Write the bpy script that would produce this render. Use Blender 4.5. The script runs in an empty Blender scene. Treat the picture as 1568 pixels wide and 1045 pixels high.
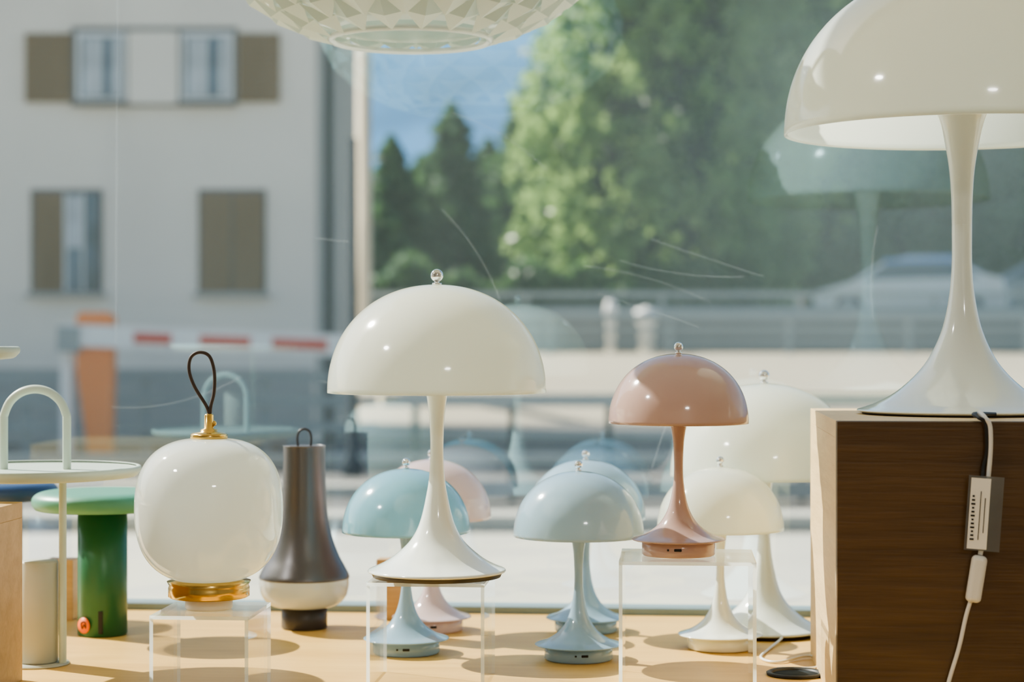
import bpy, math, random
import numpy as np
from mathutils import Vector, Matrix

random.seed(4); rng = np.random.default_rng(7)
F = 3049.0; CH = 1.15; TH = math.radians(4.6); TZ = 0.76
def W(px, sc, z=0.0): return Vector(((px-784)/sc, F/sc, z))
def zy(py, sc): return CH-(py-522.5)/sc
def yaw(v):
    c, s = math.cos(-TH), math.sin(-TH)
    return Vector((v[0]*c-v[1]*s, v[0]*s+v[1]*c, v[2]))
coll = bpy.context.scene.collection

# ---------------------------------------------------------------- materials
def newmat(name):
    m = bpy.data.materials.new(name); m.use_nodes = True
    nt = m.node_tree; nt.nodes.clear()
    out = nt.nodes.new('ShaderNodeOutputMaterial')
    return m, nt, out
def pr(nt, col, rough=.5, metal=0, coat=0, spec=.5):
    p = nt.nodes.new('ShaderNodeBsdfPrincipled')
    p.inputs['Base Color'].default_value = (*col, 1)
    p.inputs['Roughness'].default_value = rough
    p.inputs['Metallic'].default_value = metal
    p.inputs['Coat Weight'].default_value = coat
    p.inputs['Coat Roughness'].default_value = .04
    p.inputs['Specular IOR Level'].default_value = spec
    return p
def mat(name, col, rough=.5, metal=0, coat=0, trans=0, tcol=None, noise=0, nscale=8, bump=0, spec=.5, stretch=None):
    m, nt, out = newmat(name)
    p = pr(nt, col, rough, metal, coat, spec)
    L = nt.links
    if noise or bump:
        tc = nt.nodes.new('ShaderNodeTexCoord'); mp = nt.nodes.new('ShaderNodeMapping')
        if stretch: mp.inputs['Scale'].default_value = stretch
        n = nt.nodes.new('ShaderNodeTexNoise'); n.inputs['Scale'].default_value = nscale
        n.inputs['Detail'].default_value = 5
        L.new(tc.outputs['Object'], mp.inputs[0]); L.new(mp.outputs[0], n.inputs['Vector'])
        if noise:
            r = nt.nodes.new('ShaderNodeValToRGB')
            r.color_ramp.elements[0].position = .3; r.color_ramp.elements[1].position = .7
            r.color_ramp.elements[0].color = (*[c*(1-noise) for c in col], 1)
            r.color_ramp.elements[1].color = (*[min(1, c*(1+noise)) for c in col], 1)
            L.new(n.outputs['Fac'], r.inputs[0]); L.new(r.outputs[0], p.inputs['Base Color'])
        if bump:
            b = nt.nodes.new('ShaderNodeBump'); b.inputs['Strength'].default_value = bump
            b.inputs['Distance'].default_value = .01
            L.new(n.outputs['Fac'], b.inputs['Height']); L.new(b.outputs[0], p.inputs['Normal'])
    if trans:
        t = nt.nodes.new('ShaderNodeBsdfTranslucent'); t.inputs[0].default_value = (*(tcol or col), 1)
        mx = nt.nodes.new('ShaderNodeMixShader'); mx.inputs[0].default_value = trans
        L.new(p.outputs[0], mx.inputs[1]); L.new(t.outputs[0], mx.inputs[2]); L.new(mx.outputs[0], out.inputs[0])
    else:
        L.new(p.outputs[0], out.inputs[0])
    return m
def wood(name, c1, c2, stretch, rough=.45, bump=.15):
    m, nt, out = newmat(name); L = nt.links
    p = pr(nt, c1, rough)
    tc = nt.nodes.new('ShaderNodeTexCoord'); mp = nt.nodes.new('ShaderNodeMapping')
    mp.inputs['Scale'].default_value = stretch
    n = nt.nodes.new('ShaderNodeTexNoise'); n.inputs['Scale'].default_value = 3; n.inputs['Detail'].default_value = 8
    n.inputs['Distortion'].default_value = .6
    n2 = nt.nodes.new('ShaderNodeTexNoise'); n2.inputs['Scale'].default_value = 14; n2.inputs['Detail'].default_value = 3
    mul = nt.nodes.new('ShaderNodeMath'); mul.operation = 'MULTIPLY_ADD'; mul.inputs[1].default_value = .45
    r = nt.nodes.new('ShaderNodeValToRGB')
    r.color_ramp.elements[0].position = .45; r.color_ramp.elements[1].position = .95
    r.color_ramp.elements[0].color = (*c2, 1); r.color_ramp.elements[1].color = (*c1, 1)
    L.new(tc.outputs['Object'], mp.inputs[0]); L.new(mp.outputs[0], n.inputs['Vector']); L.new(mp.outputs[0], n2.inputs['Vector'])
    L.new(n2.outputs['Fac'], mul.inputs[0]); L.new(n.outputs['Fac'], mul.inputs[2])
    L.new(mul.outputs[0], r.inputs[0]); L.new(r.outputs[0], p.inputs['Base Color'])
    b = nt.nodes.new('ShaderNodeBump'); b.inputs['Strength'].default_value = bump; b.inputs['Distance'].default_value = .003
    L.new(mul.outputs[0], b.inputs['Height']); L.new(b.outputs[0], p.inputs['Normal'])
    L.new(p.outputs[0], out.inputs[0])
    return m
def clear(name, tint, f0, dust=0, dustcol=(.8, .85, .85), gcol=(1, 1, 1), smear=False):
    m, nt, out = newmat(name); L = nt.links
    t = nt.nodes.new('ShaderNodeBsdfTransparent'); t.inputs[0].default_value = (*tint, 1)
    g = nt.nodes.new('ShaderNodeBsdfGlossy'); g.inputs['Roughness'].default_value = .0
    g.inputs['Color'].default_value = (*gcol, 1)
    lw = nt.nodes.new('ShaderNodeLayerWeight'); lw.inputs[0].default_value = .5
    pw = nt.nodes.new('ShaderNodeMath'); pw.operation = 'POWER'; pw.inputs[1].default_value = 5
    ma = nt.nodes.new('ShaderNodeMath'); ma.operation = 'MULTIPLY_ADD'; ma.inputs[1].default_value = 1-f0; ma.inputs[2].default_value = f0
    L.new(lw.outputs['Facing'], pw.inputs[0]); L.new(pw.outputs[0], ma.inputs[0])
    mx = nt.nodes.new('ShaderNodeMixShader')
    L.new(ma.outputs[0], mx.inputs[0]); L.new(t.outputs[0], mx.inputs[1]); L.new(g.outputs[0], mx.inputs[2])
    last = mx
    if dust:
        d = nt.nodes.new('ShaderNodeBsdfTranslucent'); d.inputs[0].default_value = (*dustcol, 1)
        m2 = nt.nodes.new('ShaderNodeMixShader')
        tc = nt.nodes.new('ShaderNodeTexCoord')
        mp = nt.nodes.new('ShaderNodeMapping')
        if smear: mp.inputs['Scale'].default_value = (1, 1, .35); mp.inputs['Rotation'].default_value = (0, .5, 0)
        n = nt.nodes.new('ShaderNodeTexNoise'); n.inputs['Scale'].default_value = 6 if smear else 3; n.inputs['Detail'].default_value = 6
        mr = nt.nodes.new('ShaderNodeMapRange'); mr.inputs[1].default_value = .35; mr.inputs[2].default_value = .7
        mr.inputs[3].default_value = dust*.7; mr.inputs[4].default_value = dust*1.5
        L.new(tc.outputs['Object'], mp.inputs[0]); L.new(mp.outputs[0], n.inputs['Vector']); L.new(n.outputs['Fac'], mr.inputs[0])
        L.new(mr.outputs[0], m2.inputs[0]); L.new(last.outputs[0], m2.inputs[1]); L.new(d.outputs[0], m2.inputs[2])
        last = m2
    L.new(last.outputs[0], out.inputs[0])
    return m

M = {}
M['opal'] = mat('opal_acrylic', (.83, .88, .84), .12, coat=.6, trans=.42, tcol=(.88, .93, .85))
M['opalstem'] = mat('white_gloss_lacquer', (.82, .87, .83), .12, coat=.6)
M['teal'] = mat('pale_teal_acrylic', (.24, .50, .64), .13, coat=.6, trans=.24, tcol=(.32, .56, .70))
M['blue'] = mat('pale_blue_acrylic', (.38, .55, .69), .13, coat=.6, trans=.24, tcol=(.42, .60, .74))
M['pink'] = mat('pale_rose_acrylic', (.56, .40, .36), .13, coat=.6, trans=.22, tcol=(.60, .45, .41))
M['pinkl'] = mat('blush_acrylic', (.74, .61, .61), .13, coat=.6, trans=.25)
M['chrome'] = mat('polished_chrome', (.85, .86, .86), .04, metal=1)
M['brass'] = mat('polished_brass', (.74, .50, .17), .2, metal=1)
M['leather'] = mat('dark_leather_cord', (.06, .04, .03), .6)
M['opalglass'] = mat('opal_glass', (.85, .89, .87), .06, coat=.8, trans=.42, tcol=(.90, .94, .90))
M['gunmetal'] = mat('anodised_grey_metal', (.13, .125, .13), .34, metal=.6)
M['darkfoot'] = mat('dark_plastic', (.045, .04, .042), .4)
M['green'] = mat('green_lacquer', (.025, .13, .06), .35)
M['greentop'] = mat('soft_green_lacquer', (.10, .31, .22), .4)
M['navy'] = mat('navy_lacquer', (.03, .07, .17), .35)
M['sage'] = mat('pale_sage_powdercoat', (.52, .61, .54), .42)
M['beige'] = mat('beige_powdercoat', (.43, .45, .39), .5)
M['orange'] = mat('orange_sticker', (.85, .16, .03), .5)
M['black'] = mat('black_rubber', (.015, .015, .015), .5)
M['whitep'] = mat('white_plastic', (.8, .8, .78), .35)
M['paper'] = mat('label_paper', (.9, .9, .86), .7)
M['ink'] = mat('label_ink', (.03, .03, .03), .8)
M['bag'] = clear('label_film', (.8, .8, .78), .12, dust=.3)
M['acr'] = clear('clear_acrylic', (.985, .99, .99), .05)
M['acredge'] = clear('acrylic_cut_edge', (.93, .96, .96), .12, dust=.5, dustcol=(.9, .97, .97))
M['glass'] = clear('window_glass', (.94, .965, .94), .21, dust=.020, dustcol=(.75, .86, .84), gcol=(.58, .86, 1.0), smear=True)
M['scr'] = clear('glass_scratch', (.97, .98, .98), .05, dust=.14, dustcol=(.9, .95, .95))
M['oak'] = wood('oak_tabletop', (.80, .52, .17), (.66, .40, .12), (1.2, 9, 9))
M['oak_shaded'] = wood('oak_plinth', (.13, .074, .027), (.07, .038, .013), (1.2, 22, 22), .5, .3)  # darkened copy of the plinth oak, shade of the front painted in
M['oak_sunlit'] = wood('oak_plinth_sunlit', (.80, .60, .33), (.66, .48, .25), (8, 1.5, 16), .5, .3)  # pale copy of the same oak for the faces the sun hits
M['oaklight'] = wood('oak_light_plinth', (.62, .41, .21), (.48, .30, .14), (1.2, 16, 16))
M['frame'] = mat('window_frame_paint', (.20, .26, .27), .45)
M['wall'] = mat('interior_plaster', (.70, .69, .64), .9, noise=.03, nscale=4)
M['floorm'] = wood('floor_boards', (.45, .33, .22), (.33, .23, .15), (1, 8, 8))
M['ceil'] = mat('ceiling_paint', (.82, .82, .8), .9)
M['stucco'] = mat('house_stucco', (.88, .80, .69), .95, noise=.04, nscale=.6, bump=.2)
M['stuccod'] = mat('house_plinth_stucco', (.40, .39, .36), .95, noise=.08, nscale=1)
M['shutter'] = wood('shutter_wood', (.28, .18, .09), (.18, .115, .055), (8, 1, 1.5), .8)
M['winframe'] = mat('house_window_frame', (.12, .105, .10), .6)
M['winwhite'] = mat('white_panel', (.75, .75, .73), .6)
M['winglass'] = mat('house_window_glass', (.08, .12, .16), .08, noise=.8, nscale=1.6)
M['curtain'] = mat('house_curtain', (.50, .53, .55), .8, noise=.25, nscale=2)
M['paving'] = mat('pale_paving', (.48, .47, .40), .9, noise=.10, nscale=.7)
M['asphalt'] = mat('asphalt', (.11, .105, .095), .9, noise=.35, nscale=.35, stretch=(.3, 1, 1))
M['gravel'] = mat('pale_road_concrete', (.44, .39, .29), .95, noise=.12, nscale=.3, stretch=(.3, 1, 1))
M['concrete'] = mat('grey_concrete', (.13, .14, .14), .9, noise=.2, nscale=.4)
M['steel'] = mat('galvanised_steel', (.28, .32, .33), .5, metal=.3)
M['darksteel'] = mat('dark_steel', (.03, .04, .05), .8, spec=.1)
M['grass'] = mat('grass', (.09, .15, .05), .95, noise=.4, nscale=.3)
M['borange'] = mat('barrier_orange', (.90, .26, .05), .5)
M['bwhite'] = mat('barrier_white', (.85, .85, .82), .5)
M['bred'] = mat('barrier_red', (.62, .08, .05), .5)
M['bark'] = mat('bark', (.14, .11, .08), .9, noise=.3)
M['leaf'] = mat('birch_leaves', (.14, .24, .09), .26, trans=.5, tcol=(.36, .54, .17), noise=.85, nscale=5)
M['leafd'] = mat('dark_leaves', (.04, .10, .04), .35, trans=.4, tcol=(.11, .22, .06), noise=.6, nscale=5)
M['fir'] = mat('fir_needles', (.035, .095, .05), .55, trans=.3, tcol=(.14, .28, .09), noise=.6, nscale=4)
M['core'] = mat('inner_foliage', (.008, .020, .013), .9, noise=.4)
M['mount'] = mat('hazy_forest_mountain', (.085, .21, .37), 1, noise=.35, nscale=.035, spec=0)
M['carw'] = mat('car_paint_white', (.55, .60, .63), .2, coat=.8)
M['carb'] = mat('car_paint_blue', (.06, .22, .52), .2, coat=.8)
M['carg2'] = mat('car_paint_grey', (.16, .20, .23), .2, coat=.8)
M['carg'] = mat('car_glass', (.03, .05, .06), .05, coat=1)
M['polebeige'] = mat('beige_pole', (.60, .52, .38), .7)

# ---------------------------------------------------------------- helpers
def link(ob, parent=None):
    coll.objects.link(ob)
    if parent: ob.parent = parent
    return ob
def empty(name, loc=(0, 0, 0), rz=0):
    e = bpy.data.objects.new(name, None); e.location = loc; e.rotation_euler[2] = rz
    e.empty_display_size = .05
    return link(e)
def mesh(name, v, f, m, parent=None, smooth=False, loc=(0, 0, 0), rz=0):
    me = bpy.data.meshes.new(name); me.from_pydata([tuple(a) for a in v], [], f)
    for x in (m if isinstance(m, (list, tuple)) else [m]): me.materials.append(x)
    if smooth: me.polygons.foreach_set('use_smooth', [True]*len(me.polygons))
    me.update()
    ob = bpy.data.objects.new(name, me); ob.location = loc; ob.rotation_euler[2] = rz
    return link(ob, parent)
def box(name, c, s, m, parent=None, bevel=0, rz=0, seg=2):
    x, y, z = [a/2 for a in s]
    v = [(sx*x, sy*y, sz*z) for sx in (-1, 1) for sy in (-1, 1) for sz in (-1, 1)]
    f = [(0, 1, 3, 2), (4, 6, 7, 5), (0, 4, 5, 1), (2, 3, 7, 6), (0, 2, 6, 4), (1, 5, 7, 3)]
    ob = mesh(name, v, f, m, parent, loc=c, rz=rz)
    if bevel:
        b = ob.modifiers.new('bevel', 'BEVEL'); b.width = bevel; b.segments = seg
    return ob
def cr(pts, n=8, closed=False):
    P = [Vector(p) for p in pts]; out = []
    N = len(P); rngN = N if closed else N-1
    for i in range(rngN):
        if closed: a, b, c, d = P[(i-1) % N], P[i], P[(i+1) % N], P[(i+2) % N]
        else:
            b, c = P[i], P[i+1]; a = P[i-1] if i > 0 else b*2-c; d = P[i+2] if i+2 < N else c*2-b
        for k in range(n):
            t = k/n
            out.append(.5*((2*b)+(c-a)*t+(2*a-5*b+4*c-d)*t*t+(3*b-a-3*c+d)*t**3))
    if not closed: out.append(P[-1])
    return out
def lathe(name, prof, m, parent=None, N=96, smoothprof=0, loc=(0, 0, 0)):
    if smoothprof:
        prof = [(max(0, p[0]), p[1]) for p in cr([(a, b, 0) for a, b in prof], smoothprof)]
    v = []; f = []
    for r, z in prof:
        r = max(r, 1e-5)
        for i in range(N):
            a = 2*math.pi*i/N; v.append((r*math.cos(a), r*math.sin(a), z))
    for j in range(len(prof)-1):
        for i in range(N):
            k = (i+1) % N; f.append((j*N+i, j*N+k, (j+1)*N+k, (j+1)*N+i))
    return mesh(name, v, f, m, parent, True, loc=loc)
def tube(name, pts, r, m, parent=None, closed=False, n=10, loc=(0, 0, 0)):
    cu = bpy.data.curves.new(name, 'CURVE'); cu.dimensions = '3D'
    sp = cu.splines.new('POLY'); P = cr(pts, n, closed)
    sp.points.add(len(P)-1)
    for i, p in enumerate(P): sp.points[i].co = (*p, 1)
    sp.use_cyclic_u = closed
    cu.bevel_depth = r; cu.bevel_resolution = 4; cu.use_fill_caps = True; cu.materials.append(m)
    for s in cu.splines: s.use_smooth = True
    ob = bpy.data.objects.new(name, cu); ob.location = loc
    return link(ob, parent)
def sphere(name, c, r, m, parent=None):
    prof = [(r*math.cos(t), r*math.sin(t)) for t in np.linspace(-math.pi/2, math.pi/2, 17)]
    return lathe(name, prof, m, parent, N=32, loc=c)

# ---------------------------------------------------------------- mushroom lamps
def dome(R, H, z0, e=2.12, n=40):
    prof = [(R-.0035*(R/.125)**.3, z0+.0015), (R-.0022, z0-.0004), (R, z0)]
    for k in range(1, n+1):
        t = math.pi/2*k/n
        prof.append((R*max(0, math.cos(t))**(2/e), z0+H*math.sin(t)**(2/e)))
    return prof
def finial(p, z, s):
    lathe('finial_collar', [(0, z-.0005), (.0055*s, z-.0005), (.0055*s, z+.0018*s), (.0028*s, z+.002*s), (.0028*s, z+.005*s)], M['chrome'], p, N=24)
    sphere('finial_ball', (0, 0, z+.0105*s), .0073*s, M['chrome'], p)
def lamp160(px, sc, z, shade, stem, rz=0):
    w = W(px, sc, z); p = empty('mushroom_table_lamp', w, rz)
    lathe('shade', dome(.080, .0795, .151), shade, p)
    finial(p, .231, .72)
    prof = [(0, .200), (.022, .198), (.019, .180), (.0125, .165), (.0093, .149), (.0066, .132), (.0054, .112), (.0053, .095), (.0064, .080), (.0098, .061), (.0155, .046), (.0245, .034), (.038, .0247), (.050, .0205), (.0532, .0192), (.0532, .0180), (.050, .0172), (.043, .0172)]
    lathe('stem', prof, stem, p, smoothprof=5)
    lathe('battery_base', [(.0405, .0174), (.0418, .0165), (.0418, .0022), (.0405, .0006), (.036, 0), (0, 0)], stem, p)
    box('charging_port', (0, -.0416, .0098), (.0085, .0016, .0032), M['black'], p, .0008)
    box('indicator', (-.011, -.0399, .0098), (.0022, .0022, .0022), M['black'], p)
    return p
def lamp250(px, sc, z):
    w = W(px, sc, z); p = empty('mushroom_table_lamp', w)
    lathe('shade', dome(.125, .1235, .210), M['opal'], p)
    finial(p, .3335, 1.0)
    prof = [(0, .27), (.032, .268), (.028, .245), (.0185, .228), (.0128, .211), (.0102, .194), (.0082, .172), (.0075, .142), (.0092, .112), (.0127, .090), (.0180, .067), (.0245, .0505), (.0345, .0365), (.052, .0215), (.066, .0135), (.0765, .0092), (.0786, .0076), (.0786, .0058), (.075, .0045)]
    lathe('stem', prof, M['opalstem'], p, smoothprof=5)
    lathe('foot_pad', [(.075, .0048), (.073, .0), (0, 0)], M['darkfoot'], p)
    return p
def lamp400(px, sc, z):
    w = W(px, sc, z); p = empty('mushroom_table_lamp', w)
    lathe('shade', dome(.2015, .187, .321), M['opal'], p, N=128)
    finial(p, .508, 1.3)
    prof = [(0, .42), (.055, .418), (.046, .385), (.032, .352), (.0245, .333), (.0185, .306), (.0143, .279), (.0122, .25), (.0114, .2165)]
    lathe('upper_stem', prof, M['opalstem'], p, smoothprof=5)
    prof = [(.0105, .2160), (.0105, .2152), (.0114, .2150), (.0114, .1746), (.0142, .137), (.0216, .100), (.034, .070), (.0495, .0477), (.073, .0262), (.097, .0128), (.112, .0072), (.118, .0052), (.118, .0034), (.113, .0018)]
    lathe('stem', prof, M['opalstem'], p, smoothprof=5)
    lathe('foot_pad', [(.113, .002), (.112, 0), (0, 0)], M['darkfoot'], p)
    sphere('bulb', (0, 0, .44), .03, M['opalglass'], p)
    return p

S1TOP = .881; PTOP = .905; OTOP = .854; BTOP = 1.0665
lamp250(669, 1340, S1TOP)
pl = lamp160(1039, 1340, PTOP, M['pink'], M['pink'], -.1)
lamp160(622, 1225, TZ, M['teal'], M['blue'], .05)
lamp160(886, 1250, TZ, M['blue'], M['blue'], .15)
lamp160(661, 1136, TZ, M['pinkl'], M['pinkl'], .1)
lamp160(897, 1140, TZ, M['blue'], M['blue'], 0)
lamp160(1103, 1208, TZ, M['opal'], M['opalstem'], 1.2)
lamp250(1170, 1148, TZ)
big = lamp400(1473, 1340, BTOP)

# ---------------------------------------------------------------- acrylic risers
def riser(cx, cy, top, w, d, h, t=.004, rz=-TH):
    p = empty('acrylic_riser', (cx, cy, TZ), rz)
    def plate(name, c, s, thin):
        x, y, z = [a/2 for a in s]
        v = [(sx*x, sy*y, sz*z) for sx in (-1, 1) for sy in (-1, 1) for sz in (-1, 1)]
        f = [(0, 1, 3, 2), (4, 6, 7, 5), (0, 4, 5, 1), (2, 3, 7, 6), (0, 2, 6, 4), (1, 5, 7, 3)]
        ob = mesh(name, v, f, [M['acr'], M['acredge']], p, loc=c)
        ax = {'x': (0, 1), 'z': (4, 5)}[thin]
        for i, pl_ in enumerate(ob.data.polygons): pl_.material_index = 0 if i in ax else 1
    H = top-TZ
    plate('top_plate', (0, 0, H-t/2), (w, d, t), 'z')
    plate('side_leg_left', (-w/2+t/2, 0, (H-t)/2), (t, d, H-t), 'x')
    plate('side_leg_right', (w/2-t/2, 0, (H-t)/2), (t, d, H-t), 'x')
    return p
w = W(662, 1340); riser(w.x, w.y, S1TOP, .132, .132, 0)
w = W(1052, 1340); riser(w.x, w.y, PTOP, .152, .14, 0)
w = W(324, 1386); riser(w.x, w.y, OTOP, .108, .12, 0)

# ---------------------------------------------------------------- globe lantern lamp
p = empty('globe_lantern_lamp', W(320, 1386, OTOP))
lathe('foot', [(0, 0), (.024, 0), (.026, .002), (.026, .014), (0, .016)], M['whitep'], p)
lathe('brass_base_ring', [(0, .013), (.042, .013), (.0445, .0145), (.0445, .024), (.0435, .0265), (.046, .031), (.03, .033)], M['brass'], p)
prof = []
for k in range(-34, 37):
    t = math.pi/2*k/36
    zz = math.copysign(abs(math.sin(t))**(2/2.55), t)
    rr = math.cos(t)**(2/2.75)
    prof.append((max(rr*.0815*(1-.025*max(0, -zz)), .012), .109+zz*.080))
lathe('opal_globe', prof, M['opalglass'], p)
lathe('brass_cap', [(.016, .187), (.0205, .188), (.0205, .1925), (.018, .1945), (.0095, .1955), (.0095, .198), (.0055, .1995), (.0052, .214), (.004, .2155), (0, .216)], M['brass'], p, N=40)
sphere('brass_pin', (.0055, 0, .205), .003, M['brass'], p)
tube('leather_loop', [(.001, 0, .212), (-.003, .001, .224), (-.0165, .002, .246), (-.0225, .003, .264), (-.0205, .004, .278), (-.011, .004, .2835), (.000, .003, .279), (.0055, .002, .262), (.0055, .001, .240), (.002, 0, .224), (.001, 0, .212)], .0019, M['leather'], p)

# ---------------------------------------------------------------- dark flared lamp
p = empty('flared_lantern_lamp', W(466, 1128, TZ))
lathe('foot', [(0, 0), (.029, 0), (.031, .002), (.031, .03), (0, .03)], M['darkfoot'], p)
lathe('opal_diffuser', [(.02, .029), (.034, .029), (.048, .034), (.0575, .045), (.0608, .058), (.0608, .068)], M['opalglass'], p, smoothprof=5)
lathe('metal_shade', [(.058, .0672), (.0612, .0685), (.0605, .073), (.0555, .083), (.047, .099), (.0385, .122), (.033, .146), (.0305, .166), (.0292, .195), (.0284, .225), (.0282, .246), (.0270, .2475), (0, .2478)], M['gunmetal'], p, smoothprof=4)
tube('wire_handle', [(-.0085, 0, .246), (-.0095, 0, .258), (-.007, 0, .267), (0, 0, .2705), (.007, 0, .267), (.0095, 0, .258), (.0085, 0, .246)], .0016, M['darkfoot'], p)

# ---------------------------------------------------------------- disc-top cordless lamps (green, navy)
def disclamp(px, sc, body, top, R=.092, sticker=True):
    p = empty('disc_top_table_lamp', W(px, sc, TZ))
    lathe('body', [(0, 0), (.030, 0), (.0325, .002), (.0325, .170), (.0, .170)], body, p, N=64)
    lathe('disc_top', [(.0325, .168), (R-.012, .166), (R-.003, .169), (R, .176), (R-.002, .184), (R-.012, .190), (R-.03, .1915), (0, .192)], top, p, N=96, smoothprof=4)
    if sticker:
        box('switch_slot', (.004, -.0324, .02), (.006, .002, .03), M['black'], p, .0008)
        ob = lathe('round_sticker', [(0, .0), (.0105, .0), (.0105, .0008), (0, .0008)], M['orange'], p, N=32, loc=(-.0185, -.0288, .016))
        ob.rotation_euler = (math.radians(90), 0, math.radians(-32))
        ob2 = tube('sticker_mark', [(-.0045, .002, .001), (-.002, -.004, .001), (.001, .001, .001), (.004, -.003, .001), (.003, .004, .001), (-.001, .005, .001)], .0007, M['ink'], ob, closed=True, n=5)
    return p
disclamp(157, 1153, M['green'], M['greentop'])
disclamp(-2, 1085, M['navy'], M['navy'], R=.082, sticker=False)

# ---------------------------------------------------------------- tray lamp with arch handle
def traylamp(loc, hd, R=.126, handle=True):
    p = empty('tray_table_lamp', loc)
    lathe('tray', [(0, hd-.012), (R-.02, hd-.011), (R-.003, hd-.006), (R, hd), (R-.002, hd+.003), (R-.006, hd+.0025), (R-.010, hd), (0, hd-.001)], M['sage'], p, smoothprof=3)
    tube('post', [(.034, -.004, .0), (.034, -.004, hd*.5), (.034, -.004, hd-.008)], .0047, M['sage'], p, n=3)
    lathe('base_plate', [(0, 0), (.040, 0), (.041, .001), (.040, .0025), (0, .003)], M['beige'], p)
    lathe('body', [(0, .003), (.022, .003), (.0235, .005), (.0235, hd*.52), (.0225, hd*.53), (0, hd*.53)], M['beige'], p, N=48, loc=(.004, 0, 0))
    if handle:
        pts = [(-.038, 0, hd-.004), (-.038, 0, hd+.055)]+[(-.038*math.cos(a), 0, hd+.058+.038*math.sin(a)) for a in np.linspace(.2, math.pi-.2, 7)]+[(.038, 0, hd+.055), (.038, 0, hd-.004)]
        tube('arch_handle', pts, .0052, M['sage'], p, n=6)
    return p
traylamp(W(54, 1270, TZ), .236)

# ---------------------------------------------------------------- plinths and blocks
fl = Vector((.338, 2.07, 0)); ux = Vector((math.cos(-TH), math.sin(-TH), 0)); uy = Vector((math.sin(TH), math.cos(TH), 0))
bw, bd = .46, .40
c = fl+ux*(bw/2)+uy*(bd/2)
def plinth(name, c, bw, bd, h, m, ms=None):
    ms = ms or m
    p = empty(name, (c.x, c.y, TZ), -TH)
    t = .018
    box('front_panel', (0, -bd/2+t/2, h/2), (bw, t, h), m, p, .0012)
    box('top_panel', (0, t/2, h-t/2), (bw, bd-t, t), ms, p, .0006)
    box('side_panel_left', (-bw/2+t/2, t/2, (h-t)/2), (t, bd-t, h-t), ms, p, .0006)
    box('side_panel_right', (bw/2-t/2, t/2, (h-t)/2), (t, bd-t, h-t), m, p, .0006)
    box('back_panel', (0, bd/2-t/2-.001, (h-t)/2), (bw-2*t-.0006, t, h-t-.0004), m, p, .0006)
    return p
plinth('oak_plinth', c, bw, bd, BTOP-TZ, M['oak_shaded'], M['oak_sunlit'])
LB = .965
br = Vector((-.563, 2.29, 0)); c = br-ux*.2-uy*.17
plinth('oak_plinth', c, .40, .34, LB-TZ, M['oaklight'])
q = Vector((-.645, 2.12, LB)); traylamp(q, .176, R=.118, handle=False)
w = W(598, 1092, TZ+.0425); box('oak_display_block', w, (.036, .03, .085), M['oaklight'], None, .001, -TH)
w = W(95, 1092, TZ+.0425); box('oak_display_block', w, (.040, .03, .085), M['oaklight'], None, .001, -TH)

# ---------------------------------------------------------------- cord of the big lamp
bl = big.location
def B(px, py, sc=1484):
    v = Vector(((px-784)/sc, F/sc, zy(py, sc))); return v-Vector(bl)
def fz(px, off=.006):
    k = (px-784)/F
    y = (fl.dot(uy)-off)/(k*uy.x+uy.y); return F/y
def C(px, py, off=.006):
    sc = fz(px, off); return B(px, py, sc)
tube('black_cord', [Vector((.012, -.112, .004)), C(1492, 634, -.03), C(1499, 640, .004), C(1509, 650), C(1511, 690), C(1506, 715), C(1504, 738, .009)], .0020, M['black'], big)
tube('white_cord', [C(1500, 632, -.02), C(1508, 640, .004), C(1516, 655), C(1516, 700), C(1510, 760), C(1504, 830), C(1501, 850)], .0026, M['whitep'], big)
tube('white_cord_lower', [C(1488, 915), C(1479, 945), C(1469, 990), C(1457, 1030), C(1440, 1085), C(1425, 1105)], .0022, M['whitep'], big)
a, b = C(1500, 850, .009), C(1490, 924, .009)
sw = box('inline_switch', (a+b)/2, (.016, .012, .049), M['whitep'], big, .005, seg=4); sw.rotation_euler = (0, math.radians(9), -TH)
tg = box('label_film', C(1507, 787, .012), (.036, .0003, .077), M['bag'], big); tg.rotation_euler = (0, math.radians(4), -TH)
pa = box('label_paper', C(1499, 787, .0130), (.020, .0003, .073), M['paper'], big); pa.rotation_euler = (0, math.radians(4), -TH)
for i in range(12):
    py = 760+i*6
    l = box('label_text', C(1491-i*.3, py, .0136), (.0022+.001*(i % 3), .0003, .0018), M['ink'], big); l.rotation_euler = (0, math.radians(4), -TH)
for dx in (0, 7):
    l = box('label_text', C(1500+dx, 790, .0136), (.0007, .0003, .050-.002*dx), M['ink'], big); l.rotation_euler = (0, math.radians(4), -TH)

tube('power_cable', [W(1135, 1160, TZ+.002), W(1160, 1172, TZ+.004), W(1185, 1168, TZ+.012), W(1198, 1180, TZ+.006), W(1178, 1215, TZ+.002), W(1165, 1250, TZ+.002), W(1190, 1268, TZ+.002), W(1235, 1250, TZ+.004), W(1258, 1262, TZ+.003), W(1248, 1290, TZ+.002), W(1190, 1292, TZ+.002)], .0017, M['whitep'])
e = empty('cable_grommet', W(1218, 1312, TZ))
lathe('ring', [(.033, 0), (.034, .003), (.031, .0045), (.027, .003), (.0265, .0005)], M['black'], e, N=48)
lathe('cap', [(0, .0015), (.026, .0015), (.0265, .0002)], M['darksteel'], e, N=48)

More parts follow.
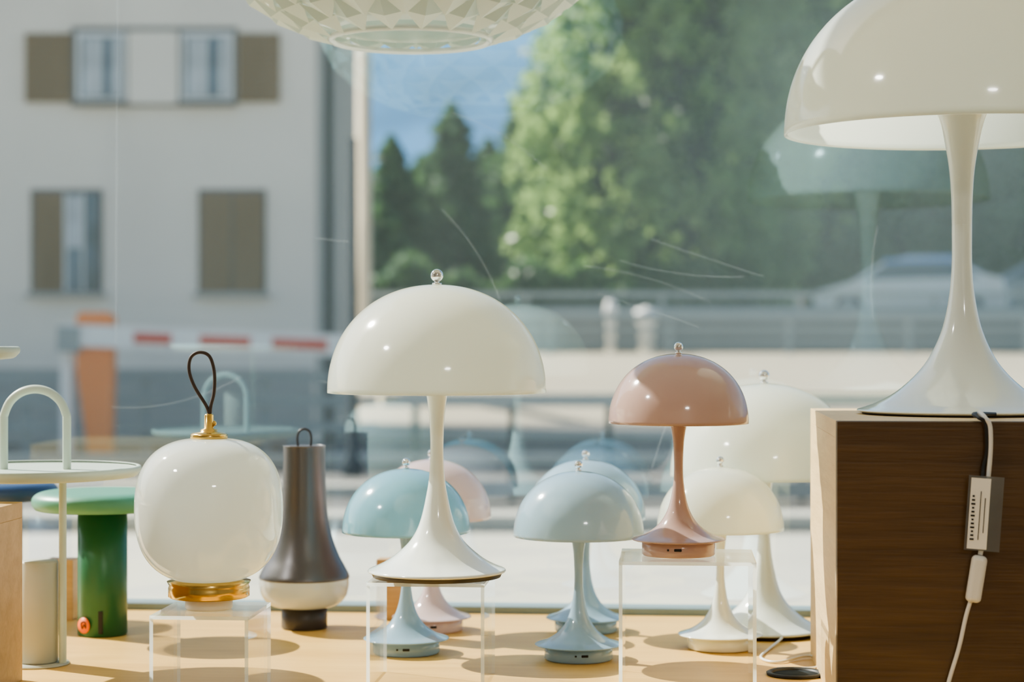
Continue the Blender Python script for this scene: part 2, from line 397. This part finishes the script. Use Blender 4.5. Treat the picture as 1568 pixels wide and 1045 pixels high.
# ---------------------------------------------------------------- pendant lamp
pc = W(629, 1220, 1.656); p = empty('lattice_pendant_lamp', pc)
a_, b_ = .242, .140
lathe('inner_liner', [((a_-.012)*math.cos(t), (b_-.011)*math.sin(t)) for t in np.linspace(-1.145, 1.3, 30)], M['opalglass'], p)
n = 18; rows = 14
ph = np.linspace(-1.15, 1.3, rows+1)
v = []; f = []; mi = []
def sp(phi, ang, k=1.0): return (a_*k*math.cos(phi)*math.cos(ang), a_*k*math.cos(phi)*math.sin(ang), b_*k*math.sin(phi))
for j in range(rows-1):
    for i in range(n):
        o = .5*(j % 2); da = 2*math.pi/n
        A = (i+o)*da
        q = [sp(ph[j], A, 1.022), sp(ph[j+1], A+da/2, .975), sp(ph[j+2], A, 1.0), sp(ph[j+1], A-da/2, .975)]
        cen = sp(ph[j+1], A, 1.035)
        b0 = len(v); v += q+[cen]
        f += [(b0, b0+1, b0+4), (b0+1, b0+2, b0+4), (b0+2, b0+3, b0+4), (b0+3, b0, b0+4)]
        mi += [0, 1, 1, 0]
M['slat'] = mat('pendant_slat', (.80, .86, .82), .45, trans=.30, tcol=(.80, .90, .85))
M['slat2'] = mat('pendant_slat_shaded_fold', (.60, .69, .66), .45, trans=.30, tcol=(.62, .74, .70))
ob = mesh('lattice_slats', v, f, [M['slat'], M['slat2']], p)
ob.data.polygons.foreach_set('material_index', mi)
rb = a_*math.cos(1.15); lathe('bottom_ring', [(rb-.004, -b_*math.sin(1.15)-.001), (rb+.002, -b_*math.sin(1.15)-.004), (rb+.006, -b_*math.sin(1.15)), (rb+.003, -b_*math.sin(1.15)+.004)], M['opalglass'], p)
tube('cord', [(0, 0, .12), (0, 0, .7), (0, 0, 3.0-1.656-.02)], .003, M['whitep'], p, n=2)
lathe('top_cap', [(0, .145), (.03, .143), (.07, .130), (.07, .126)], M['whitep'], p, N=40)
lathe('ceiling_rose', [(0, 1.30), (.045, 1.31), (.05, 1.343), (0, 1.343)], M['whitep'], p, N=40)
sphere('bulb', (0, 0, .0), .045, M['opalglass'], p)

# ---------------------------------------------------------------- table and room (yawed)
def ybox(name, c, s, m, parent=None, bevel=0):
    return box(name, yaw(c), s, m, parent, bevel, -TH)
GY = 2.86
tb = empty('display_table', (0, 0, 0), -TH)
box('tabletop', (-.1, (1.72+GY-.026)/2, TZ-.02), (4.6, GY-.026-1.72, .04), M['oak'], tb, .001)
box('front_apron', (-.1, 1.80, .66), (4.4, .03, .12), M['oak'], tb, .002)
for i, (x, y) in enumerate([(-2.3, 1.85), (2.1, 1.85), (-2.3, 2.75), (2.1, 2.75), (0, 1.85), (0, 2.75)]):
    box('leg_%d' % (i+1), (x, y, .36), (.06, .06, .72), M['oak'], tb, .004)
ybox('floor', (0, -.3, -.05), (8, 6.3, .1), M['floorm'])
ybox('ceiling', (0, -.3, 3.05), (8, 6.5, .1), M['ceil'])
ybox('wall_left', (-4.05, -.3, 1.5), (.1, 6.5, 3.0), M['wall'])
ybox('wall_right', (4.05, -.3, 1.5), (.1, 6.5, 3.0), M['wall'])
ybox('wall_back', (0, -3.5, 1.5), (8, .1, 3.0), M['wall'])
wf = empty('wall_front', (0, 0, 0), -TH)
box('knee_wall', (0, GY+.035, .37), (8, .12, .74), M['wall'], wf)
box('header', (0, GY+.03, 2.90), (8, .12, .2), M['wall'], wf)
box('pier_left', (-3.85, GY+.03, 1.77), (.3, .12, 2.06), M['wall'], wf)
box('pier_right', (3.85, GY+.03, 1.77), (.3, .12, 2.06), M['wall'], wf)
wn = empty('window_1', (0, 0, 0), -TH)
box('frame_bottom', (0, GY, .755), (7.4, .05, .030), M['frame'], wn, .002)
box('frame_top', (0, GY, 2.785), (7.4, .05, .03), M['frame'], wn, .002)
box('frame_left', (-3.685, GY, 1.77), (.03, .05, 2.0), M['frame'], wn)
box('frame_right', (3.685, GY, 1.77), (.03, .05, 2.0), M['frame'], wn)
mesh('pane', [(-3.67, GY, .768), (3.67, GY, .768), (3.67, GY, 2.772), (-3.67, GY, 2.772)], [(0, 1, 2, 3)], M['glass'], wn)
sr = random.Random(11)
cu = bpy.data.curves.new('scratches', 'CURVE'); cu.dimensions = '3D'; cu.bevel_depth = .00016; cu.bevel_resolution = 0; cu.materials.append(M['scr'])
for k in range(16):
    x0 = sr.uniform(-.85, .75); z0 = sr.uniform(.95, 1.5); L_ = sr.uniform(.05, .22); a0 = sr.choice([sr.uniform(-.4, .2), sr.uniform(1.2, 1.9)]); cv = sr.uniform(-1.5, 1.5)
    s_ = cu.splines.new('POLY'); s_.points.add(11); x, z = x0, z0
    for i in range(12):
        s_.points[i].co = (x, GY-.001, z, 1); a1 = a0+cv*i*L_/12*2; x += math.cos(a1)*L_/12; z += math.sin(a1)*L_/12
s_ = cu.splines.new('POLY'); s_.points.add(1); s_.points[0].co = (-.812, GY-.001, 1.15, 1); s_.points[1].co = (-.808, GY-.001, 2.0, 1)
link(bpy.data.objects.new('scratches', cu), wn)

for i, (x, y, s, en) in enumerate([(-2.4, 1.0, .30, 30), (1.2, -2.2, .5, 45)]):  # unseen fill discs, added for interior ambient light and soft dome highlights
    e = empty('added_ceiling_fill', yaw((x, y, 2.985)), -TH)
    r_ = s/2
    lathe('fill_rim', [(r_, .015), (r_+.02, .0), (r_+.03, .0), (r_+.03, .012), (r_+.03, .015)], M['whitep'], e, N=32)
    ld = bpy.data.lights.new('fill_light', 'AREA'); ld.shape = 'DISK'; ld.size = s
    ld.energy = en; ld.color = (1, .98, .94)
    lo = bpy.data.objects.new('fill_light', ld); lo.location = (0, 0, .002); link(lo, e)

# ================================================================= OUTSIDE
GZ = -.35
mesh('ground', [(-60, -6, GZ), (60, -6, GZ), (60, 15.5, GZ), (-60, 15.5, GZ)], [(0, 1, 2, 3)], M['paving'])
mesh('street', [(-60, 15.5, GZ), (60, 15.5, GZ), (60, 36.5, GZ), (-60, 36.5, GZ)], [(0, 1, 2, 3)], M['asphalt'])
mesh('road_ramp', [(-60, 36.5, GZ), (60, 36.5, GZ), (60, 41, .85), (-60, 41, .85), (60, 43.2, .9), (-60, 43.2, .9)], [(0, 1, 2, 3), (3, 2, 4, 5)], M['gravel'])
mesh('retaining_wall', [(-60, 43.2, .9), (60, 43.2, .9), (60, 43.2, 1.62), (-60, 43.2, 1.62), (60, 43.6, 1.62), (-60, 43.6, 1.62)], [(0, 1, 2, 3), (3, 2, 4, 5)], M['concrete'])
mesh('terrace', [(-200, 43.6, 1.62), (200, 43.6, 1.62), (200, 299, 1.62), (-200, 299, 1.62)], [(0, 1, 2, 3)], M['grass'])
for y0, wd in [(16.0, .5), (19.2, .35), (24.2, .5), (30.5, .6)]:
    box('kerb', (0, y0, GZ+.06), (80, wd, .12), M['paving'], None, .02)

# house
hs = empty('house', (0, 0, 0))
D = 29.0; sc = F/D
def hx(px): return (px-784)/sc
def hz(py): return CH-(py-522.5)/sc
box('house_body', (hx(482)-9, D+3.6, (GZ+9)/2), (18, 7.2, 9-GZ), M['stucco'], hs)
box('shaded_side_panel', (hx(482)+.02, D+3.7, (GZ+9)/2), (.04, 6.9, 8.6-GZ), M['stuccod'], hs)  # added darker panel, paints the side wall's shade into its colour
box('plinth_band', (hx(482)-9.03, D-.02, GZ+.55), (18, .06, 1.1), M['stuccod'], hs)
mesh('roof', [(hx(482)+.7, D-.8, 8.8), (hx(482)+.7, D+8, 8.8), (hx(482)-19, D+8, 8.8), (hx(482)-19, D-.8, 8.8), (hx(482)-3, D+3.6, 11.5), (hx(482)-16, D+3.6, 11.5)],
     [(0, 1, 2, 3), (0, 4, 1), (0, 3, 5, 4), (1, 4, 5, 2), (2, 5, 3)], M['bark'], hs)
def hrect(name, x0, x1, y0, y1, m, d=.06, off=0, bev=0):
    return box(name, ((hx(x0)+hx(x1))/2, D-off-d/2, (hz(y0)+hz(y1))/2), (hx(x1)-hx(x0), d, hz(y0)-hz(y1)), m, hs, bev)
def louvre(name, x0, x1, y0, y1):
    hrect(name, x0, x1, y0, y1, M['shutter'], .06, .02)
    k = int((y1-y0)/9)
    for i in range(k):
        yy = y0+6+i*(y1-y0-12)/max(1, k-1)
        ob = hrect(name+'_slat', x0+4, x1-4, yy-2.2, yy+2.2, M['shutter'], .03, .085); ob.rotation_euler[0] = -.5
hrect('window_surround', 110, 364, 42, 164, M['winframe'], .05, 0)
louvre('shutter', 40, 110, 52, 157); louvre('shutter', 366, 429, 52, 157)
for x0, x1 in ((120, 193), (280, 356)):
    hrect('window_sash', x0-2, x1+2, 50, 158, M['winwhite'], .03, .05)
    hrect('window_glass', x0+5, x1-5, 58, 150, M['winglass'], .02, .075)
    hrect('window_curtain', x0+10, x0+40, 60, 148, M['curtain'], .01, .093)
    hrect('window_curtain', x1-20, x1-7, 60, 148, M['curtain'], .01, .093)
    hrect('window_sill', x0-6, x1+6, 156, 163, M['winframe'], .14, .02)
hrect('white_panel', 199, 274, 50, 160, M['stucco'], .08, .05)
hrect('window_surround', 48, 157, 290, 452, M['winframe'], .05)
louvre('shutter', 54, 98, 297, 446)
hrect('window_glass', 102, 151, 297, 446, M['winglass'], .03, .05)
hrect('window_curtain', 106, 128, 300, 380, M['curtain'], .01, .085)
hrect('window_mullion', 100, 104, 297, 446, M['winwhite'], .05, .05)
hrect('window_mullion', 128, 131, 297, 446, M['winwhite'], .03, .085)
hrect('window_surround', 304, 408, 290, 452, M['winframe'], .05)
louvre('shutter', 309, 354, 297, 446); louvre('shutter', 358, 403, 297, 446)
for a0, a1 in ((48, 157), (304, 408)): hrect('window_sill', a0-5, a1+5, 448, 456, M['stuccod'], .16)
tube('drainpipe', [(hx(482)+.10, D+1.2, GZ), (hx(482)+.10, D+1.2, 4), (hx(482)+.10, D+1.2, 8.8)], .06, M['darksteel'], hs, n=2)

def pole(name, px, sc, r, ztop, z0, m):
    w = W(px, sc, 0); e = empty(name, (w.x, w.y, z0))
    lathe('mast', [(0, 0), (r*1.8, 0), (r*1.8, .15), (r, .2), (r*.85, ztop-z0), (0, ztop-z0)], m, e, N=20)
    return e
pole('lamp_post', 557, 78, .16, 9.5, GZ+.8, M['polebeige'])
pole('sign_post', 540, 138, .065, 3.4, GZ, M['darksteel'])

# barrier gate
sb = 122.0
e = empty('barrier_gate', W(147, sb, GZ))
def bz(py): return CH-(py-522.5)/sb-GZ
def bx(px): return (px-147)/sb
hb = bz(478)
prof = [(-.06, 0), (.20, 0), (.21, .45), (.23, hb*.62), (.23, hb-.06), (.16, hb), (-.17, hb), (-.22, hb-.06), (-.22, hb*.62), (-.14, .6)]
nP = len(prof)
v = [(x, -.15, z) for x, z in prof]+[(x, .15, z) for x, z in prof]
f = [tuple(range(nP)), tuple(reversed(range(nP, 2*nP)))]+[(i, i+nP, (i+1) % nP+nP, (i+1) % nP) for i in range(nP)]
mesh('cabinet', v, f, M['borange'], e)
bz1 = bz(515)
m_ = empty('boom', (0, 0, 0)); m_.parent = e; m_.location = (0, -.22, bz1); m_.rotation_euler[1] = math.radians(2.2)
segs = [(100, 210, 'w'), (210, 268, 'r'), (268, 310, 'w'), (310, 388, 'r'), (388, 420, 'w'), (420, 505, 'r'), (505, 560, 'w')]
for a0, a1, k in segs:
    t0 = .27
    box('boom_'+('red' if k == 'r' else 'white'), ((bx(a0)+bx(a1))/2, 0, 0), (bx(a1)-bx(a0), .05, .13 if k == 'r' else t0), M['bred' if k == 'r' else 'bwhite'], m_)
    if k == 'r': box('boom_edge', ((bx(a0)+bx(a1))/2, 0.03, 0), (bx(a1)-bx(a0), .05, t0), M['bwhite'], m_)
box('counterweight', (bx(112), 0, -.05), (.28, .12, .32), M['steel'], m_)
box('support_post', (bx(103), 0, bz(520)/2), (.14, .14, bz(520)), M['bwhite'], e)

def railing(name, x0, x1, y, zb, heights, post=2.0, r=.03, m=None, pm=None):
    e = empty(name, (0, y, zb)); m = m or M['steel']; pm = pm or m
    for h, t in heights: box('rail', ((x0+x1)/2, 0, h), (x1-x0, .06, t), m, e)
    x = x0+.3
    while x < x1:
        box('post', (x, .05, heights[-1][0]/2), (r*2, .05, heights[-1][0]), pm, e); x += post
    return e
railing('guard_rail', -12, 30, 41.6, .87, [(.25, .10), (.50, .12), (.78, .16)], 2.5, .06)
railing('guard_rail', -6, 40, 43.8, 1.62, [(.2, .2), (.55, .12)], 3, .05)
railing('guard_rail', -10, -1.8, 26.6, GZ, [(.35, .12), (.70, .12), (1.02, .10)], 1.6, .05)
railing('guard_rail', -1.2, 8, 18.5, GZ, [(.12, .16), (.42, .05), (.95, .12)], .9, .03, M['steel'], M['darksteel'])
w = W(990, 71.6, 0); e = empty('white_bollard', (w.x, w.y, .89))
lathe('shaft', [(0, 0), (.16, 0), (.16, .6), (.26, .7), (.26, .9), (0, 1.0)], M['bwhite'], e, N=20)
w = W(935, 71.6, 0); e = empty('white_bollard', (w.x, w.y, .89))
lathe('shaft', [(0, 0), (.10, 0), (.10, .8), (.14, .9), (.1, 1.1), (0, 1.15)], M['bwhite'], e, N=20)

# cars
def car(px, sc, z0, L=4.5, m=None, stripe=False, rz=0):
    e = empty('parked_car', W(px, sc, z0), rz)
    prof = [(-.5, .35), (-.49, .25), (.48, .25), (.50, .45), (.485, .68), (.30, .90), (.13, 1.36), (.02, 1.46), (-.22, 1.44), (-.38, 1.05), (-.48, .95)]
    hw = .86; v = []; nP = len(prof)
    for s, k in ((-1, .86), (-1, 1), (1, 1), (1, .86)):
        for x, z in prof:
            tum = 1-.16*max(0, (z-.9))/1.0
            v.append((x*L*(.985 if k < 1 else 1), s*hw*tum*(1 if k < 1 else .96), z))
    f = [tuple(range(nP)), tuple(reversed(range(3*nP, 4*nP)))]
    for q in range(3):
        for i in range(nP):
            k = (i+1) % nP; f.append((q*nP+i, (q+1)*nP+i, (q+1)*nP+k, q*nP+k))
    mesh('body', v, f, m, e)
    gl = [(-.36, .98), (.24, .94), (.12, 1.30), (.02, 1.38), (-.21, 1.36)]
    for s in (-1, 1):
        v = [(x*L, s*(hw*(1-.16*max(0, z-.9))+.006), z) for x, z in gl]
        mesh('side_window', v, [tuple(range(len(gl)))], M['carg'], e)
    (x0, z0_), (x1, z1_) = [(.295*L, .92), (.135*L, 1.36)]
    mesh('windscreen', [(x0+.02, -.74, z0_+.02), (x0+.02, .74, z0_+.02), (x1+.02, .66, z1_), (x1+.02, -.66, z1_)], [(0, 1, 2, 3)], M['carg'], e)
    if stripe:
        for s in (-1, 1): box('stripe', (-.05*L, s*(hw-.02), 1.36), (.36*L, .03, .1), M['carb'], e)
        box('roof_panel', (-.1*L, 0, 1.46), (.27*L, 1.4, .05), M['carb'], e, .02)
    for x in (-.31, .31):
        for s in (-1, 1):
            wv = lathe('wheel', [(0, -.11), (.18, -.11), (.30, -.10), (.32, -.06), (.32, .06), (.30, .10), (.18, .11), (0, .11)], M['black'], e, N=24, loc=(x*L, s*(hw-.08), .32))
            wv.rotation_euler[0] = math.pi/2
            hv = lathe('hubcap', [(0, -.12), (.18, -.12), (.19, -.1)], M['steel'], e, N=20, loc=(x*L, s*(hw-.08), .32)); hv.rotation_euler[0] = math.pi/2*s
    box('headlamp', (.485*L, -.6, .68), (.1, .3, .14), M['chrome'], e, .03)
    return e
car(1400, 66, 1.62, 4.4, m=M['carw'], stripe=True, rz=math.pi-.35)
car(1600, 64.5, 1.62, 5.0, m=M['carg2'], rz=math.pi)

# ---------------------------------------------------------------- vegetation
def leafmesh(name, P, size, m, parent, up=None):
    N = len(P)
    a = rng.normal(size=(N, 3)); a /= np.linalg.norm(a, axis=1)[:, None]
    b = np.cross(a, rng.normal(size=(N, 3))); b /= np.linalg.norm(b, axis=1)[:, None]
    s = size*(.6+.8*rng.random((N, 1)))
    V = np.stack([P-a*s, P+b*s*.6, P+a*s, P-b*s*.6], 1).reshape(-1, 3)
    me = bpy.data.meshes.new(name)
    me.vertices.add(4*N); me.vertices.foreach_set('co', V.astype(np.float32).ravel())
    me.loops.add(4*N); me.loops.foreach_set('vertex_index', np.arange(4*N, dtype=np.int32))
    me.polygons.add(N); me.polygons.foreach_set('loop_start', np.arange(0, 4*N, 4, dtype=np.int32))
    me.update(calc_edges=True); me.validate()
    me.materials.append(m)
    ob = bpy.data.objects.new(name, me); link(ob, parent); return ob
def blob(name, c, s, m, parent, amp=.15):
    N, K = 24, 14; v = []; f = []
    for j in range(K+1):
        t = math.pi*(j/K-.5)
        for i in range(N):
            a = 2*math.pi*i/N; k = 1+amp*math.sin(3*a+5*t)*math.cos(4*t+a*2)
            v.append((c[0]+s[0]*k*math.cos(t)*math.cos(a), c[1]+s[1]*k*math.cos(t)*math.sin(a), c[2]+s[2]*k*math.sin(t)))
    for j in range(K):
        for i in range(N): f.append((j*N+i, j*N+(i+1) % N, (j+1)*N+(i+1) % N, (j+1)*N+i))
    return mesh(name, v, f, m, parent, True)
def decid(px, sc, H, R, z0=1.62, m='leaf', nc=90, nl=320, low=.03, size=.13, name='birch_tree', core=.60):
    e = empty(name, W(px, sc, z0))
    lathe('trunk', [(.22, 0), (.16, 1), (.12, H*.5), (.03, H*.9), (0, H*.92)], M['bark'], e, N=12)
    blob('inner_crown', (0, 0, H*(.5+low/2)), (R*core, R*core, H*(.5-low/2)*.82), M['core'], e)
    pts = []
    for k in range(nc):
        t = rng.random(); z = H*(low+(1-low)*t)
        env = R*(min(1, .62+1.6*t) if t < .3 else 1.0)*(1-max(0, (t-.45)/.55)**2.2)**.5
        env = max(env, .3)
        a = rng.random()*2*math.pi
        if rng.random() < .6: a = -abs(a % math.pi)       # more sprays on the street side
        rr = env*(.58+.50*rng.random())
        cs = .15+.30*rng.random()
        c = np.array([rr*math.cos(a), rr*math.sin(a), z])
        q = rng.normal(size=(nl, 3)); q /= np.linalg.norm(q, axis=1)[:, None]
        q *= (rng.random((nl, 1))**.6)*cs*1.15; q[:, 2] *= 1.5
        q[:, 2] -= .25*np.hypot(q[:, 0], q[:, 1])
        pts.append(c+q)
    P = np.concatenate(pts); P = P[P[:, 2] > .15]
    leafmesh('foliage', P, size, M[m], e)
    return e
def conifer(px, sc, H, R, z0=1.62, n=7000):
    e = empty('fir_tree', W(px, sc, z0))
    lathe('trunk', [(.2, 0), (.12, H*.5), (.02, H)], M['bark'], e, N=10)
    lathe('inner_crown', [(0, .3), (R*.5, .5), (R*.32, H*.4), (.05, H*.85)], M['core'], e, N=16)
    t = rng.random(n)**1.3
    a = rng.random(n)*2*math.pi
    tier = 1-.45*((t*H/.9) % 1.0)
    rr = R*(1-t)**.7*tier*(.35+.8*rng.random(n))*(1+.35*np.sin(5*a+t*17))
    P = np.stack([rr*np.cos(a), rr*np.sin(a), .3+t*(H-.3)-rr*.18], 1)
    leafmesh('needles', P, .15, M['fir'], e)
def massing(name, x0, x1, y, hfun, n, m, thick=1.2, size=.16):
    e = empty(name, (0, y, 1.62))
    X = rng.uniform(x0, x1, n); H = hfun(X)
    P = np.stack([X, rng.uniform(-thick, thick, n), .1+rng.random(n)**.8*H*(.85+.25*rng.random(n))], 1)
    leafmesh('foliage', P, size, M[m], e)
    K = 60; v = []; xs = np.linspace(x0, x1, K)
    for x in xs:
        h = float(hfun(np.array([x]))[0])*.82
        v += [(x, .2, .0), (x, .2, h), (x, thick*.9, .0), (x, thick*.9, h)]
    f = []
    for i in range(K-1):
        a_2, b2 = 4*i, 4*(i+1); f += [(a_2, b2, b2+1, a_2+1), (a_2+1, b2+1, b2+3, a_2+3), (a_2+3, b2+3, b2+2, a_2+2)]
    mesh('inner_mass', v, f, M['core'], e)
decid(1015, 60, 12.5, 3.4, nc=560, nl=34, size=.16)
decid(905, 58, 8.4, 2.0, nc=220, nl=32, size=.15)
decid(1120, 57, 12.0, 2.6, nc=280, nl=34, size=.16)
decid(1235, 53, 13.5, 2.8, m='leafd', nc=260, nl=50, size=.17)
decid(1370, 52, 12, 3.2, m='leafd', nc=260, nl=50, size=.17)
decid(1530, 51, 11, 3.2, m='leafd', nc=260, nl=50, size=.17)
conifer(600, 56, 5.1, 1.6); conifer(692, 55, 6.1, 1.95); conifer(800, 52, 6.9, 2.1)
conifer(645, 49, 5.3, 1.9); conifer(748, 49, 5.8, 2.0); conifer(860, 49, 7.6, 1.9)
massing('hedge', -5.5, 6, 48.8, lambda x: 1.1+.25*np.sin(x*1.9)+.2*np.sin(x*4.3), 9000, 'leafd', .7, .15)
massing('shrub_belt', -8, 26, 68, lambda x: 3.0+np.clip((x-2)*.35, 0, 4.2)+.7*np.sin(x*.9)+.4*np.sin(x*2.7), 22000, 'fir', 1.2, .22)

# mountain
nx, ny = 90, 30; v = []; f = []
for j in range(ny+1):
    for i in range(nx+1):
        x = -450+900*i/nx; t = j/ny; y = 300+t*420
        h = 1.62+190*t**.8*(1+.12*math.sin(x*.013)+.05*math.sin(x*.05+3*t))+5*math.sin(x*.11+t*20)*t
        v.append((x, y, h))
for j in range(ny):
    for i in range(nx):
        a = j*(nx+1)+i; f.append((a, a+1, a+nx+2, a+nx+1))
mesh('mountain', v, f, M['mount'], None, True)

# ---------------------------------------------------------------- light
sd = bpy.data.lights.new('sun', 'SUN'); sd.energy = 14.5; sd.angle = math.radians(.5); sd.color = (1, .95, .85)
so = bpy.data.objects.new('sun', sd); so.rotation_euler = Vector((.80, -.50, -.80)).to_track_quat('-Z', 'Y').to_euler(); so.location = (-5, 8, 12)
link(so)
wd = bpy.data.worlds.new('sky'); bpy.context.scene.world = wd; wd.use_nodes = True
nt = wd.node_tree; nt.nodes.clear()
o = nt.nodes.new('ShaderNodeOutputWorld'); bg = nt.nodes.new('ShaderNodeBackground'); sk = nt.nodes.new('ShaderNodeTexSky')
sk.sky_type = 'NISHITA'; sk.sun_disc = False; sk.sun_elevation = math.radians(40); sk.sun_rotation = math.radians(-60)
bg.inputs[1].default_value = .24
nt.links.new(sk.outputs[0], bg.inputs[0]); nt.links.new(bg.outputs[0], o.inputs[0])
try:
    bpy.context.scene.view_settings.look = 'AgX - Medium High Contrast'
except Exception as ex: print('look', ex)

# ---------------------------------------------------------------- camera
cd = bpy.data.cameras.new('camera'); cd.lens = 70; cd.sensor_width = 36; cd.clip_end = 2000; cd.clip_start = .05
cd.dof.use_dof = True; cd.dof.focus_distance = 2.22; cd.dof.aperture_fstop = 4.6
co = bpy.data.objects.new('camera', cd); co.location = (0, 0, CH); co.rotation_euler = (math.pi/2, 0, 0)
link(co); bpy.context.scene.camera = co
